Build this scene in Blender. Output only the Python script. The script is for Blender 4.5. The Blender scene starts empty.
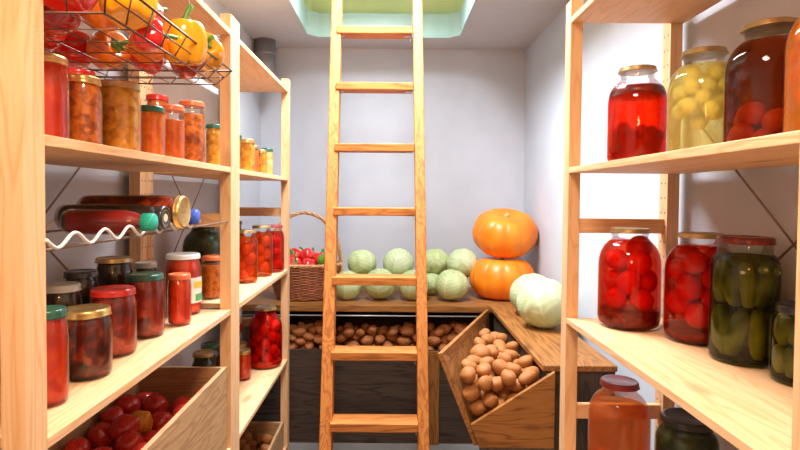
import bpy, bmesh, math, random
from mathutils import Vector, Matrix
PI = math.pi
S = bpy.context.scene
COL = S.collection
H = 1.26            # eye height above the cellar floor; heights below are given from the eye line and lifted by H

# ------------------------------------------------------------------ materials
def newmat(name):
    m = bpy.data.materials.new(name); m.use_nodes = True
    nt = m.node_tree; nt.nodes.clear()
    out = nt.nodes.new('ShaderNodeOutputMaterial')
    return m, nt, out
def N(nt, t, **kw):
    n = nt.nodes.new(t)
    for k, v in kw.items():
        if k in n.inputs: n.inputs[k].default_value = v
        else: setattr(n, k, v)
    return n
def c4(c): return (c[0], c[1], c[2], 1)
def ramp(nt, stops):
    r = nt.nodes.new('ShaderNodeValToRGB'); e = r.color_ramp.elements
    e[0].position, e[0].color = stops[0][0], c4(stops[0][1])
    e[1].position, e[1].color = stops[1][0], c4(stops[1][1])
    for p, c in stops[2:]:
        x = e.new(p); x.color = c4(c)
    return r
def plain(name, col, rough=.5, metal=0, spec=.5, var=.0, scale=8, bump=0, coat=0, trans=0, sss=0):
    m, nt, out = newmat(name)
    b = N(nt, 'ShaderNodeBsdfPrincipled', Roughness=rough, Metallic=metal)
    b.inputs['Specular IOR Level'].default_value = spec
    b.inputs['Coat Weight'].default_value = coat
    b.inputs['Coat Roughness'].default_value = .05
    if sss:
        b.inputs['Subsurface Weight'].default_value = sss
        b.inputs['Subsurface Radius'].default_value = (.01, .005, .002)
        b.inputs['Subsurface Scale'].default_value = 1
    tc = N(nt, 'ShaderNodeTexCoord')
    no = N(nt, 'ShaderNodeTexNoise', Scale=scale, Detail=4)
    nt.links.new(tc.outputs['Object'], no.inputs['Vector'])
    r = ramp(nt, [(.3, [x*(1-var) for x in col]), (.7, [min(1, x*(1+var)) for x in col])])
    nt.links.new(no.outputs['Fac'], r.inputs['Fac'])
    nt.links.new(r.outputs['Color'], b.inputs['Base Color'])
    if bump:
        bp = N(nt, 'ShaderNodeBump', Strength=bump, Distance=.01)
        nt.links.new(no.outputs['Fac'], bp.inputs['Height']); nt.links.new(bp.outputs['Normal'], b.inputs['Normal'])
    nt.links.new(b.outputs[0], out.inputs['Surface'])
    return m
def wood(name, light, dark, axis='Z', rough=.55, ring=9, knots=True, knotcol=None):
    m, nt, out = newmat(name)
    b = N(nt, 'ShaderNodeBsdfPrincipled', Roughness=rough)
    b.inputs['Specular IOR Level'].default_value = .3
    tc = N(nt, 'ShaderNodeTexCoord'); oi = N(nt, 'ShaderNodeObjectInfo')
    mp = N(nt, 'ShaderNodeMapping')
    sc = {'X': (1.2, 14, 14), 'Y': (14, 1.2, 14), 'Z': (14, 14, 1.2)}[axis]
    mp.inputs['Scale'].default_value = sc
    va = N(nt, 'ShaderNodeVectorMath', operation='ADD')
    mu = N(nt, 'ShaderNodeMath', operation='MULTIPLY'); mu.inputs[1].default_value = 13.0
    nt.links.new(oi.outputs['Random'], mu.inputs[0])
    nt.links.new(tc.outputs['Object'], va.inputs[0]); nt.links.new(mu.outputs[0], va.inputs[1])
    nt.links.new(va.outputs[0], mp.inputs['Vector'])
    n1 = N(nt, 'ShaderNodeTexNoise', Scale=1.2, Detail=3, Distortion=.6)
    nt.links.new(mp.outputs[0], n1.inputs['Vector'])
    m2 = N(nt, 'ShaderNodeMath', operation='MULTIPLY'); m2.inputs[1].default_value = ring
    m3 = N(nt, 'ShaderNodeMath', operation='PINGPONG'); m3.inputs[1].default_value = .5
    nt.links.new(n1.outputs['Fac'], m2.inputs[0]); nt.links.new(m2.outputs[0], m3.inputs[0])
    m4 = N(nt, 'ShaderNodeMath', operation='MULTIPLY'); m4.inputs[1].default_value = 2
    nt.links.new(m3.outputs[0], m4.inputs[0])
    r = ramp(nt, [(0, light), (1, dark), (.6, [l*.75+d*.25 for l, d in zip(light, dark)])])
    nt.links.new(m4.outputs[0], r.inputs['Fac'])
    last = r.outputs['Color']
    if knots:
        mk = N(nt, 'ShaderNodeMapping')
        mk.inputs['Scale'].default_value = {'X': (3, 8, 8), 'Y': (8, 3, 8), 'Z': (8, 8, 3)}[axis]
        nt.links.new(va.outputs[0], mk.inputs['Vector'])
        vo = N(nt, 'ShaderNodeTexVoronoi', Scale=1.0)
        nt.links.new(mk.outputs[0], vo.inputs['Vector'])
        kr = ramp(nt, [(.06, (1, 1, 1)), (.16, (0, 0, 0))])
        nt.links.new(vo.outputs['Distance'], kr.inputs['Fac'])
        mx = N(nt, 'ShaderNodeMix', data_type='RGBA')
        mx.inputs['B'].default_value = c4(knotcol or [d*.55 for d in dark])
        for i in mx.inputs:
            if i.name == 'B' and i.type == 'RGBA': i.default_value = c4(knotcol or [d*.55 for d in dark])
        ia = [i for i in mx.inputs if i.name == 'A' and i.type == 'RGBA'][0]
        fa = [i for i in mx.inputs if i.name == 'Factor' and i.type == 'VALUE'][0]
        mf = N(nt, 'ShaderNodeMath', operation='MULTIPLY'); mf.inputs[1].default_value = .7
        nt.links.new(kr.outputs['Color'], mf.inputs[0])
        nt.links.new(last, ia); nt.links.new(mf.outputs[0], fa)
        last = [o for o in mx.outputs if o.type == 'RGBA'][0]
    nt.links.new(last, b.inputs['Base Color'])
    bp = N(nt, 'ShaderNodeBump', Strength=.12, Distance=.004)
    nt.links.new(m4.outputs[0], bp.inputs['Height']); nt.links.new(bp.outputs['Normal'], b.inputs['Normal'])
    nt.links.new(b.outputs[0], out.inputs['Surface'])
    return m
def mottled(name, stops, scale=60, rough=.3, bump=.4, vor=True, coat=.0):
    """jar filling: chopped vegetables pressed against the glass"""
    m, nt, out = newmat(name)
    b = N(nt, 'ShaderNodeBsdfPrincipled', Roughness=rough)
    b.inputs['Coat Weight'].default_value = coat; b.inputs['Coat Roughness'].default_value = .03
    tc = N(nt, 'ShaderNodeTexCoord'); oi = N(nt, 'ShaderNodeObjectInfo')
    va = N(nt, 'ShaderNodeVectorMath', operation='ADD')
    nt.links.new(tc.outputs['Object'], va.inputs[0]); nt.links.new(oi.outputs['Random'], va.inputs[1])
    no = N(nt, 'ShaderNodeTexNoise', Scale=scale, Detail=3, Distortion=.8)
    nt.links.new(va.outputs[0], no.inputs['Vector'])
    src = no.outputs['Fac']
    if vor:
        vo = N(nt, 'ShaderNodeTexVoronoi', Scale=scale*1.3)
        nt.links.new(va.outputs[0], vo.inputs['Vector'])
        sx = N(nt, 'ShaderNodeSeparateColor'); nt.links.new(vo.outputs['Color'], sx.inputs[0])
        ad = N(nt, 'ShaderNodeMath', operation='ADD'); nt.links.new(no.outputs['Fac'], ad.inputs[0]); nt.links.new(sx.outputs[0], ad.inputs[1])
        hf = N(nt, 'ShaderNodeMath', operation='MULTIPLY'); hf.inputs[1].default_value = .5
        vs = N(nt, 'ShaderNodeMapRange'); vs.inputs['To Min'].default_value = .28; vs.inputs['To Max'].default_value = .72
        nt.links.new(sx.outputs[0], vs.inputs[0]); nt.links.new(vs.outputs[0], ad.inputs[1])
        nt.links.new(ad.outputs[0], hf.inputs[0]); src = hf.outputs[0]
    r = ramp(nt, stops); nt.links.new(src, r.inputs['Fac'])
    nt.links.new(r.outputs['Color'], b.inputs['Base Color'])
    bp = N(nt, 'ShaderNodeBump', Strength=bump, Distance=.003)
    nt.links.new(src, bp.inputs['Height']); nt.links.new(bp.outputs['Normal'], b.inputs['Normal'])
    nt.links.new(b.outputs[0], out.inputs['Surface'])
    return m
def glassy(name, tint=(.97, .98, .97), gl=.35):
    m, nt, out = newmat(name)
    t = N(nt, 'ShaderNodeBsdfTransparent', Color=c4(tint))
    g = N(nt, 'ShaderNodeBsdfGlossy', Roughness=.04, Color=(1, 1, 1, 1))
    lw = N(nt, 'ShaderNodeFresnel', IOR=1.5)
    ml = N(nt, 'ShaderNodeMath', operation='MULTIPLY_ADD'); ml.inputs[1].default_value = gl/.35*.62; ml.inputs[2].default_value = .0
    nt.links.new(lw.outputs[0], ml.inputs[0])
    mx = N(nt, 'ShaderNodeMixShader'); nt.links.new(ml.outputs[0], mx.inputs[0])
    nt.links.new(t.outputs[0], mx.inputs[1]); nt.links.new(g.outputs[0], mx.inputs[2])
    nt.links.new(mx.outputs[0], out.inputs['Surface'])
    return m
def liquid(name, tint, body, fac=.5):
    """tinted brine or syrup: lets the fruit show, scatters the rest"""
    m, nt, out = newmat(name)
    t = N(nt, 'ShaderNodeBsdfTransparent', Color=c4(tint))
    d = N(nt, 'ShaderNodeBsdfDiffuse', Color=c4(body)); tr = N(nt, 'ShaderNodeBsdfTranslucent', Color=c4(body))
    a = N(nt, 'ShaderNodeMixShader'); a.inputs[0].default_value = .4
    nt.links.new(d.outputs[0], a.inputs[1]); nt.links.new(tr.outputs[0], a.inputs[2])
    tc = N(nt, 'ShaderNodeTexCoord'); no = N(nt, 'ShaderNodeTexNoise', Scale=14, Detail=2)
    nt.links.new(tc.outputs['Object'], no.inputs['Vector'])
    mm = N(nt, 'ShaderNodeMath', operation='MULTIPLY_ADD'); mm.inputs[1].default_value = .25; mm.inputs[2].default_value = fac-.125
    nt.links.new(no.outputs['Fac'], mm.inputs[0])
    mx = N(nt, 'ShaderNodeMixShader'); nt.links.new(mm.outputs[0], mx.inputs[0])
    nt.links.new(t.outputs[0], mx.inputs[1]); nt.links.new(a.outputs[0], mx.inputs[2])
    nt.links.new(mx.outputs[0], out.inputs['Surface'])
    return m

PINE_L, PINE_D = (.80, .49, .26), (.71, .38, .17)
M = {}
for ax in 'XYZ':
    M['pine'+ax] = wood('pine_'+ax, PINE_L, PINE_D, ax)
    M['ladder'+ax] = wood('ladder_wood_'+ax, (.58, .205, .042), (.36, .10, .018), ax, ring=10)
    M['bin'+ax] = wood('bin_board_'+ax, (.36, .145, .035), (.19, .068, .015), ax, rough=.5)
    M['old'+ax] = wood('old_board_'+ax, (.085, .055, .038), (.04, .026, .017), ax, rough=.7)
    M['crate'+ax] = wood('crate_board_'+ax, (.50, .29, .14), (.36, .19, .085), ax)
M['hole'] = plain('peg_hole', (.05, .03, .02), .9)
M['wall'] = plain('plaster', (.60, .615, .665), .9, spec=.2, var=.045, scale=5, bump=.12)
M['ceil'] = plain('ceiling_plaster', (.58, .55, .545), .9, spec=.2, var=.05, scale=4, bump=.12)
M['floor'] = plain('concrete', (.22, .20, .18), .85, var=.15, scale=6, bump=.2)
M['turq'] = plain('turquoise_paint', (.48, .72, .67), .5, var=.05)
M['green'] = plain('lime_paint', (.68, .84, .42), .6, var=.08, scale=3)
M['pipe'] = plain('galvanised_pipe', (.33, .32, .33), .45, metal=.6, var=.1)
M['steel'] = plain('steel', (.55, .55, .57), .35, metal=.9)
M['brace'] = plain('dark_steel', (.22, .14, .10), .5, metal=.5)
M['rail'] = plain('rail_metal', (.62, .62, .60), .35, metal=.4)
M['wirewhite'] = plain('white_wire', (.80, .76, .68), .35)
M['wiredark'] = plain('dark_wire', (.14, .07, .045), .35, metal=.7)
M['gold'] = plain('gold_lid', (.80, .55, .20), .28, metal=.85, var=.1)
M['gold_dull'] = plain('worn_gold_lid', (.50, .36, .17), .35, metal=.7, var=.25, scale=40)
M['redlid'] = plain('red_lid', (.72, .03, .02), .3, coat=.4)
M['orangelid'] = plain('orange_lid', (.80, .17, .05), .35, coat=.3)
M['maroon'] = plain('maroon_lid', (.33, .03, .03), .3, coat=.4, var=.2)
M['mottlelid'] = mottled('marbled_lid', [(.3, (.08, .01, .006)), (.7, (.36, .06, .02)), (.5, (.18, .02, .008))], 50, vor=False, bump=.05)
M['whitelid'] = plain('white_lid', (.78, .77, .76), .35, coat=.3)
M['greylid'] = plain('grey_lid', (.48, .45, .40), .4, coat=.2)
M['greenlid'] = plain('dark_green_lid', (.02, .12, .07), .3, coat=.4)
M['blacklid'] = plain('black_lid', (.02, .02, .02), .3, coat=.4)
M['tealcap'] = plain('teal_cap', (.02, .42, .30), .35)
M['bluecap'] = plain('blue_cap', (.05, .13, .62), .35)
M['cream'] = plain('cream_print', (.75, .62, .38), .4)
M['glass'] = glassy('clear_glass')
M['glassg'] = glassy('greenish_glass', (.88, .95, .88))
M['label'] = plain('paper_label', (.85, .82, .70), .6)
M['labelg'] = plain('label_green_print', (.10, .38, .12), .6)
M['labely'] = plain('label_yellow_print', (.85, .55, .05), .6)
O1, R1c = (.90, .24, .02), (.78, .055, .01)
M['f_orange'] = mottled('orange_relish', [(.25, (.62, .08, .006)), (.75, (.95, .32, .025)), (.5, (.85, .17, .010))], 45, bump=.15)
M['f_red'] = mottled('tomato_sauce', [(.25, (.50, .018, .003)), (.75, (.88, .10, .012)), (.5, (.74, .042, .004))], 35, bump=.12)
M['f_brown'] = mottled('brown_orange_caviar', [(.3, (.20, .04, .008)), (.7, (.95, .34, .03)), (.5, (.70, .16, .015))], 60)
M['f_dark'] = mottled('dark_red_stew', [(.36, (.035, .006, .003)), (.7, (.60, .06, .010)), (.52, (.14, .015, .005))], 38)
M['f_dkred'] = mottled('deep_red_sauce', [(.3, (.09, .008, .004)), (.7, (.72, .075, .010)), (.5, (.34, .020, .004))], 30)
M['f_yellow'] = mottled('yellow_salad', [(.3, (.40, .12, .01)), (.7, (.95, .55, .07)), (.5, (.82, .34, .025))], 50)
M['f_pale'] = mottled('pale_yellow_salad', [(.3, (.65, .42, .12)), (.7, (.95, .80, .38)), (.5, (.88, .64, .20))], 50)
M['f_black'] = mottled('almost_black_preserve', [(.3, (.012, .010, .008)), (.7, (.10, .035, .015)), (.5, (.03, .015, .01))], 40)
M['f_green'] = mottled('dark_green_pickle', [(.3, (.008, .015, .005)), (.7, (.10, .13, .02)), (.5, (.03, .05, .01))], 30)
M['f_greens'] = mottled('dill_and_spice', [(.3, (.05, .04, .01)), (.7, (.32, .22, .06)), (.5, (.14, .10, .03))], 70)
M['f_plum'] = mottled('dark_berry_layer', [(.3, (.06, .004, .002)), (.7, (.45, .02, .01)), (.5, (.18, .01, .005))], 70)
M['l_red'] = liquid('red_syrup', (1, .13, .03), (1, .035, .006), .30)
M['l_yellow'] = liquid('yellow_syrup', (1, .95, .55), (1, .86, .36), .30)
M['l_dark'] = liquid('dark_syrup', (.85, .32, .16), (.10, .010, .008), .24)
M['l_orange'] = liquid('orange_syrup', (1, .75, .35), (1, .46, .06), .35)
M['l_peach'] = liquid('peach_syrup', (1, .62, .35), (.85, .28, .08), .42)
M['l_tom'] = liquid('tomato_brine', (1, .26, .14), (.50, .018, .006), .20)
M['l_tomo'] = liquid('orange_tomato_brine', (1, .50, .20), (.75, .14, .015), .22)
M['l_cuc'] = liquid('cucumber_brine', (.66, .68, .34), (.04, .042, .008), .26)
M['ketchup'] = plain('ketchup', (.24, .008, .005), .4, var=.1)
M['p_tom'] = plain('pickled_tomato_skin', (.92, .03, .010), .25, var=.2, scale=20, coat=.4)
M['p_tomo'] = plain('orange_tomato_skin', (.90, .16, .02), .25, var=.25, scale=20, coat=.4)
M['p_fruit'] = plain('apricot_flesh', (.75, .16, .03), .35, var=.35, scale=30)
M['p_dark'] = plain('dark_plum_flesh', (1.0, .30, .09), .35, var=.5, scale=25)
M['p_vdark'] = plain('stewed_plum', (.20, .018, .008), .35, var=.6, scale=40)
M['p_cuc2'] = plain('cut_cucumber_flesh', (.66, .50, .10), .35, var=.3, scale=30)
M['p_yel'] = plain('yellow_fruit_skin', (.84, .74, .32), .35, var=.25, scale=30)
M['p_cuc'] = plain('cucumber_skin', (.38, .32, .04), .35, var=.7, scale=22, bump=.5)
M['p_gar'] = plain('garlic_clove', (.66, .60, .28), .4, var=.15)
M['pep_y'] = plain('yellow_pepper_skin', (.95, .37, .005), .18, var=.10, scale=7, coat=.7)
M['pep_o'] = plain('orange_pepper_skin', (.88, .19, .008), .18, var=.2, scale=9, coat=.7)
M['pep_r'] = plain('red_pepper_skin', (.75, .012, .010), .18, var=.25, scale=7, coat=.7)
M['pep_d'] = plain('dark_red_pepper_skin', (.42, .008, .006), .18, var=.35, scale=7, coat=.7)
M['pep_g'] = plain('green_pepper_skin', (.16, .38, .03), .2, var=.2, coat=.7)
M['stem'] = plain('green_stem', (.10, .27, .04), .4, var=.3, scale=30)
M['drystem'] = plain('dry_stem', (.52, .36, .14), .8, var=.3, scale=40)
M['onion_r'] = plain('red_onion_skin', (.62, .03, .02), .25, var=.35, scale=9, coat=.4)
M['onion_y'] = plain('yellow_red_onion_skin', (.90, .30, .02), .25, var=.3, scale=9, coat=.4)
M['wicker'] = plain('wicker', (.40, .13, .05), .5, var=.4, scale=60)
M['wickerl'] = plain('light_wicker', (.62, .33, .14), .5, var=.3, scale=60)
M['carton'] = plain('white_carton', (.75, .75, .78), .7)
M['cartonr'] = plain('red_print', (.65, .03, .03), .6)

def potato_mat(name, a, b):
    return mottled(name, [(.3, b), (.7, a), (.5, [x*.6+y*.4 for x, y in zip(a, b)])], 22, rough=.65, bump=.15, vor=False, coat=0)
M['potato'] = potato_mat('potato_skin', (.46, .17, .035), (.27, .085, .018))
M['potatob'] = potato_mat('earthy_potato_skin', (.66, .25, .08), (.42, .14, .04))
def pumpkin_mat():
    m, nt, out = newmat('pumpkin_skin')
    b = N(nt, 'ShaderNodeBsdfPrincipled', Roughness=.38)
    tc = N(nt, 'ShaderNodeTexCoord'); no = N(nt, 'ShaderNodeTexNoise', Scale=9, Detail=4)
    nt.links.new(tc.outputs['Object'], no.inputs['Vector'])
    r = ramp(nt, [(.3, (.88, .17, .004)), (.72, (.95, .30, .015))]); nt.links.new(no.outputs['Fac'], r.inputs['Fac'])
    nt.links.new(r.outputs['Color'], b.inputs['Base Color']); nt.links.new(b.outputs[0], out.inputs['Surface'])
    bp = N(nt, 'ShaderNodeBump', Strength=.15, Distance=.01); nt.links.new(no.outputs['Fac'], bp.inputs['Height']); nt.links.new(bp.outputs['Normal'], b.inputs['Normal'])
    return m
M['pumpkin'] = pumpkin_mat()
def cabbage_mat(name, a, b, vein):
    m, nt, out = newmat(name)
    bs = N(nt, 'ShaderNodeBsdfPrincipled', Roughness=.5)
    at = N(nt, 'ShaderNodeAttribute', attribute_name='vein')
    tc = N(nt, 'ShaderNodeTexCoord'); no = N(nt, 'ShaderNodeTexNoise', Scale=11, Detail=4, Distortion=.5)
    nt.links.new(tc.outputs['Object'], no.inputs['Vector'])
    r = ramp(nt, [(.3, a), (.7, b)]); nt.links.new(no.outputs['Fac'], r.inputs['Fac'])
    mx = N(nt, 'ShaderNodeMix', data_type='RGBA')
    fa = [i for i in mx.inputs if i.name == 'Factor' and i.type == 'VALUE'][0]
    ia = [i for i in mx.inputs if i.name == 'A' and i.type == 'RGBA'][0]
    ib = [i for i in mx.inputs if i.name == 'B' and i.type == 'RGBA'][0]
    ib.default_value = c4(vein)
    nt.links.new(at.outputs['Fac'], fa); nt.links.new(r.outputs['Color'], ia)
    nt.links.new([o for o in mx.outputs if o.type == 'RGBA'][0], bs.inputs['Base Color'])
    nt.links.new(bs.outputs[0], out.inputs['Surface'])
    return m
M['cab'] = cabbage_mat('cabbage_leaf', (.36, .47, .15), (.58, .63, .32), (.82, .82, .60))
M['cabpale'] = cabbage_mat('pale_cabbage_leaf', (.40, .50, .22), (.60, .66, .40), (.80, .81, .60))

# ------------------------------------------------------------------ mesh helpers
def box(bm, x0, x1, y0, y1, z0, z1, mi=0):
    v = [bm.verts.new(p) for p in ((x0,y0,z0),(x1,y0,z0),(x1,y1,z0),(x0,y1,z0),(x0,y0,z1),(x1,y0,z1),(x1,y1,z1),(x0,y1,z1))]
    for f in ((0,3,2,1),(4,5,6,7),(0,1,5,4),(1,2,6,5),(2,3,7,6),(3,0,4,7)):
        fc = bm.faces.new([v[i] for i in f]); fc.material_index = mi
    return v
def prism(bm, pts, off):
    """closed plate: polygon pts and its copy moved by off"""
    off = Vector(off); a = [bm.verts.new(p) for p in pts]; b = [bm.verts.new(Vector(p)+off) for p in pts]
    bm.faces.new(a[::-1]); bm.faces.new(b)
    n = len(pts)
    for i in range(n): bm.faces.new((a[i], a[(i+1)%n], b[(i+1)%n], b[i]))
def lathe(bm, prof, seg=28, mi=0, sx=1, sy=1, cx=0, cy=0):
    rings = []
    for r, z in prof:
        if r < 1e-6: rings.append([bm.verts.new((cx, cy, z))])
        else: rings.append([bm.verts.new((cx+sx*r*math.cos(2*PI*i/seg), cy+sy*r*math.sin(2*PI*i/seg), z)) for i in range(seg)])
    for a, b in zip(rings, rings[1:]):
        for i in range(seg):
            j = (i+1) % seg
            if len(a) == 1 and len(b) == 1: continue
            if len(a) == 1: f = bm.faces.new((a[0], b[j], b[i]))
            elif len(b) == 1: f = bm.faces.new((a[i], a[j], b[0]))
            else: f = bm.faces.new((a[i], a[j], b[j], b[i]))
            f.material_index = mi; f.smooth = True
def tube(bm, pts, r, seg=8, closed=False, mi=0):
    pts = [Vector(p) for p in pts]; n = len(pts); rings = []
    rr = r if isinstance(r, (list, tuple)) else [r]*n
    prev = None
    for i, p in enumerate(pts):
        a = pts[(i-1) % n] if (closed or i) else pts[0]
        b = pts[(i+1) % n] if (closed or i < n-1) else pts[-1]
        t = (b-a).normalized()
        if prev is None: u = t.orthogonal().normalized()
        else:
            u = (prev - t*prev.dot(t)); u = u.normalized() if u.length > 1e-6 else t.orthogonal().normalized()
        prev = u; w = t.cross(u)
        rings.append([bm.verts.new(p + (u*math.cos(2*PI*k/seg)+w*math.sin(2*PI*k/seg))*rr[i]) for k in range(seg)])
    m = n if closed else n-1
    for i in range(m):
        a, b = rings[i], rings[(i+1) % n]
        off = 0
        if closed and i == n-1:
            off = min(range(seg), key=lambda o: (a[0].co-b[o].co).length)
        for k in range(seg):
            f = bm.faces.new((a[k], a[(k+1) % seg], b[(k+1+off) % seg], b[(k+off) % seg])); f.smooth = True; f.material_index = mi
    if not closed:
        for ring, rev in ((rings[0], True), (rings[-1], False)):
            f = bm.faces.new(ring[::-1] if rev else ring); f.material_index = mi
def blob(bm, fn, nu=20, nv=12, mi=0):
    """closed surface; fn(theta, phi) gives a point, phi 0 at the top"""
    top = bm.verts.new(fn(0, 0)); bot = bm.verts.new(fn(0, PI))
    rings = [[bm.verts.new(fn(2*PI*i/nu, PI*j/nv)) for i in range(nu)] for j in range(1, nv)]
    for i in range(nu):
        k = (i+1) % nu
        f = bm.faces.new((top, rings[0][i], rings[0][k])); f.smooth = True; f.material_index = mi
        f = bm.faces.new((bot, rings[-1][k], rings[-1][i])); f.smooth = True; f.material_index = mi
        for a, b in zip(rings, rings[1:]):
            f = bm.faces.new((a[i], b[i], b[k], a[k])); f.smooth = True; f.material_index = mi
def link(name, me, parent=None, loc=(0,0,0)):
    o = bpy.data.objects.new(name, me); COL.objects.link(o); o.location = loc
    if parent: o.parent = parent
    return o
def obj(name, bm, mats, parent=None, loc=(0,0,0), bevel=0):
    bmesh.ops.recalc_face_normals(bm, faces=bm.faces)
    me = bpy.data.meshes.new(name); bm.to_mesh(me); bm.free()
    for m in (mats if isinstance(mats, (list, tuple)) else [mats]): me.materials.append(M[m] if isinstance(m, str) else m)
    o = link(name, me, parent, loc)
    if bevel:
        b = o.modifiers.new('bevel', 'BEVEL'); b.width = bevel; b.segments = 2; b.limit_method = 'ANGLE'
    return o
def tag(o, label, cat, group=None):
    o['label'] = label; o['category'] = cat
    if group: o['group'] = group
    return o
def thing(name, label, cat, loc=(0,0,0), group=None):
    o = bpy.data.objects.new(name, None); COL.objects.link(o); o.location = loc; o.empty_display_size = .05
    return tag(o, label, cat, group)
def struct(name, bm, mat):
    o = obj(name, bm, mat); o['kind'] = 'structure'; return o
def B(): return bmesh.new()

# ------------------------------------------------------------------ the room
XW, YB, YF, ZC = .80, 3.28, -1.6, .887+H
bm = B(); box(bm, -XW-.1, XW+.1, YF-.1, YB+.1, -.1, 0); struct('floor', bm, 'floor')
bm = B(); box(bm, -XW-.1, XW+.1, YB, YB+.1, 0, ZC); struct('wall_back', bm, 'wall')
bm = B(); box(bm, -XW-.1, -XW, YF, YB, 0, ZC); struct('wall_left', bm, 'wall')
bm = B(); box(bm, XW, XW+.1, YF, YB, 0, ZC); struct('wall_right', bm, 'wall')
bm = B(); box(bm, -XW-.1, XW+.1, YF-.1, YF, 0, ZC); struct('wall_front', bm, 'oldZ')
# ceiling with the hatch opening (chamfered far corners)
hx0, hx1, hy0, hy1, ch = -.475, .37, 1.15, 3.03, .055
outer = [(-XW-.1, YF-.1), (XW+.1, YF-.1), (XW+.1, YB+.1), (-XW-.1, YB+.1)]
hole = [(hx0, hy0), (hx1, hy0), (hx1, hy1-ch), (hx1-ch, hy1), (hx0+ch, hy1), (hx0, hy1-ch)]
def slab(bm, z0, z1):
    polys = [[outer[0], outer[1], hole[1], hole[0]], [outer[1], outer[2], hole[3], hole[2], hole[1]],
             [outer[2], outer[3], hole[4], hole[3]], [outer[3], outer[0], hole[0], hole[5], hole[4]]]
    for p in polys:
        bm.faces.new([bm.verts.new((x, y, z0)) for x, y in p]); bm.faces.new([bm.verts.new((x, y, z1)) for x, y in p])
    for i in range(6):
        a, b = hole[i], hole[(i+1) % 6]
        bm.faces.new([bm.verts.new(q) for q in ((*a, z0), (*b, z0), (*b, z1), (*a, z1))])
    for i in range(4):
        a, b = outer[i], outer[(i+1) % 4]
        bm.faces.new([bm.verts.new(q) for q in ((*a, z0), (*b, z0), (*b, z1), (*a, z1))])
    bmesh.ops.remove_doubles(bm, verts=bm.verts, dist=1e-5)
bm = B(); slab(bm, ZC, ZC+.12); struct('ceiling', bm, 'ceil')
def ringwall(bm, pts, z0, z1, t):
    n = len(pts); c = Vector((sum(p[0] for p in pts)/n, sum(p[1] for p in pts)/n, 0))
    def outp(p):
        d = Vector((p[0], p[1], 0))-c
        return (p[0]+(t if d.x > 0 else -t), p[1]+(t if d.y > 0 else -t))
    for i in range(n):
        a, b = pts[i], pts[(i+1) % n]; A, Bq = outp(a), outp(b)
        q = [(*a, z0), (*b, z0), (*Bq, z0), (*A, z0), (*a, z1), (*b, z1), (*Bq, z1), (*A, z1)]
        v = [bm.verts.new(x) for x in q]
        for f in ((0,1,2,3), (4,5,6,7), (0,1,5,4), (3,2,6,7), (1,2,6,5), (0,3,7,4)): bm.faces.new([v[k] for k in f])
hi = [(x+(.006 if x < 0 else -.006), y+(.006 if y < 2 else -.006)) for x, y in hole]
bm = B(); ringwall(bm, hi, ZC-.006, ZC+.125, .005); struct('trim_1', bm, 'turq')
ho = [(x+(-.04 if x < 0 else .04), y+(-.04 if y < 2 else .04)) for x, y in hole]
bm = B(); ringwall(bm, ho, ZC+.12, ZC+.75, .03); struct('trim_2', bm, 'green')

# vent pipe
bm = B()
lathe(bm, [(.052, 0), (.058, .002), (.058, .285), (.052, .285), (.052, .0)], 28)
for z in (.03, .20): lathe(bm, [(.058, z), (.0605, z+.004), (.058, z+.008)], 28)
tag(obj('vent_pipe', bm, 'pipe', loc=(-.735, 3.12, ZC-.285)), 'grey metal vent pipe stub hanging from the ceiling in the left corner', 'pipe')

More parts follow.
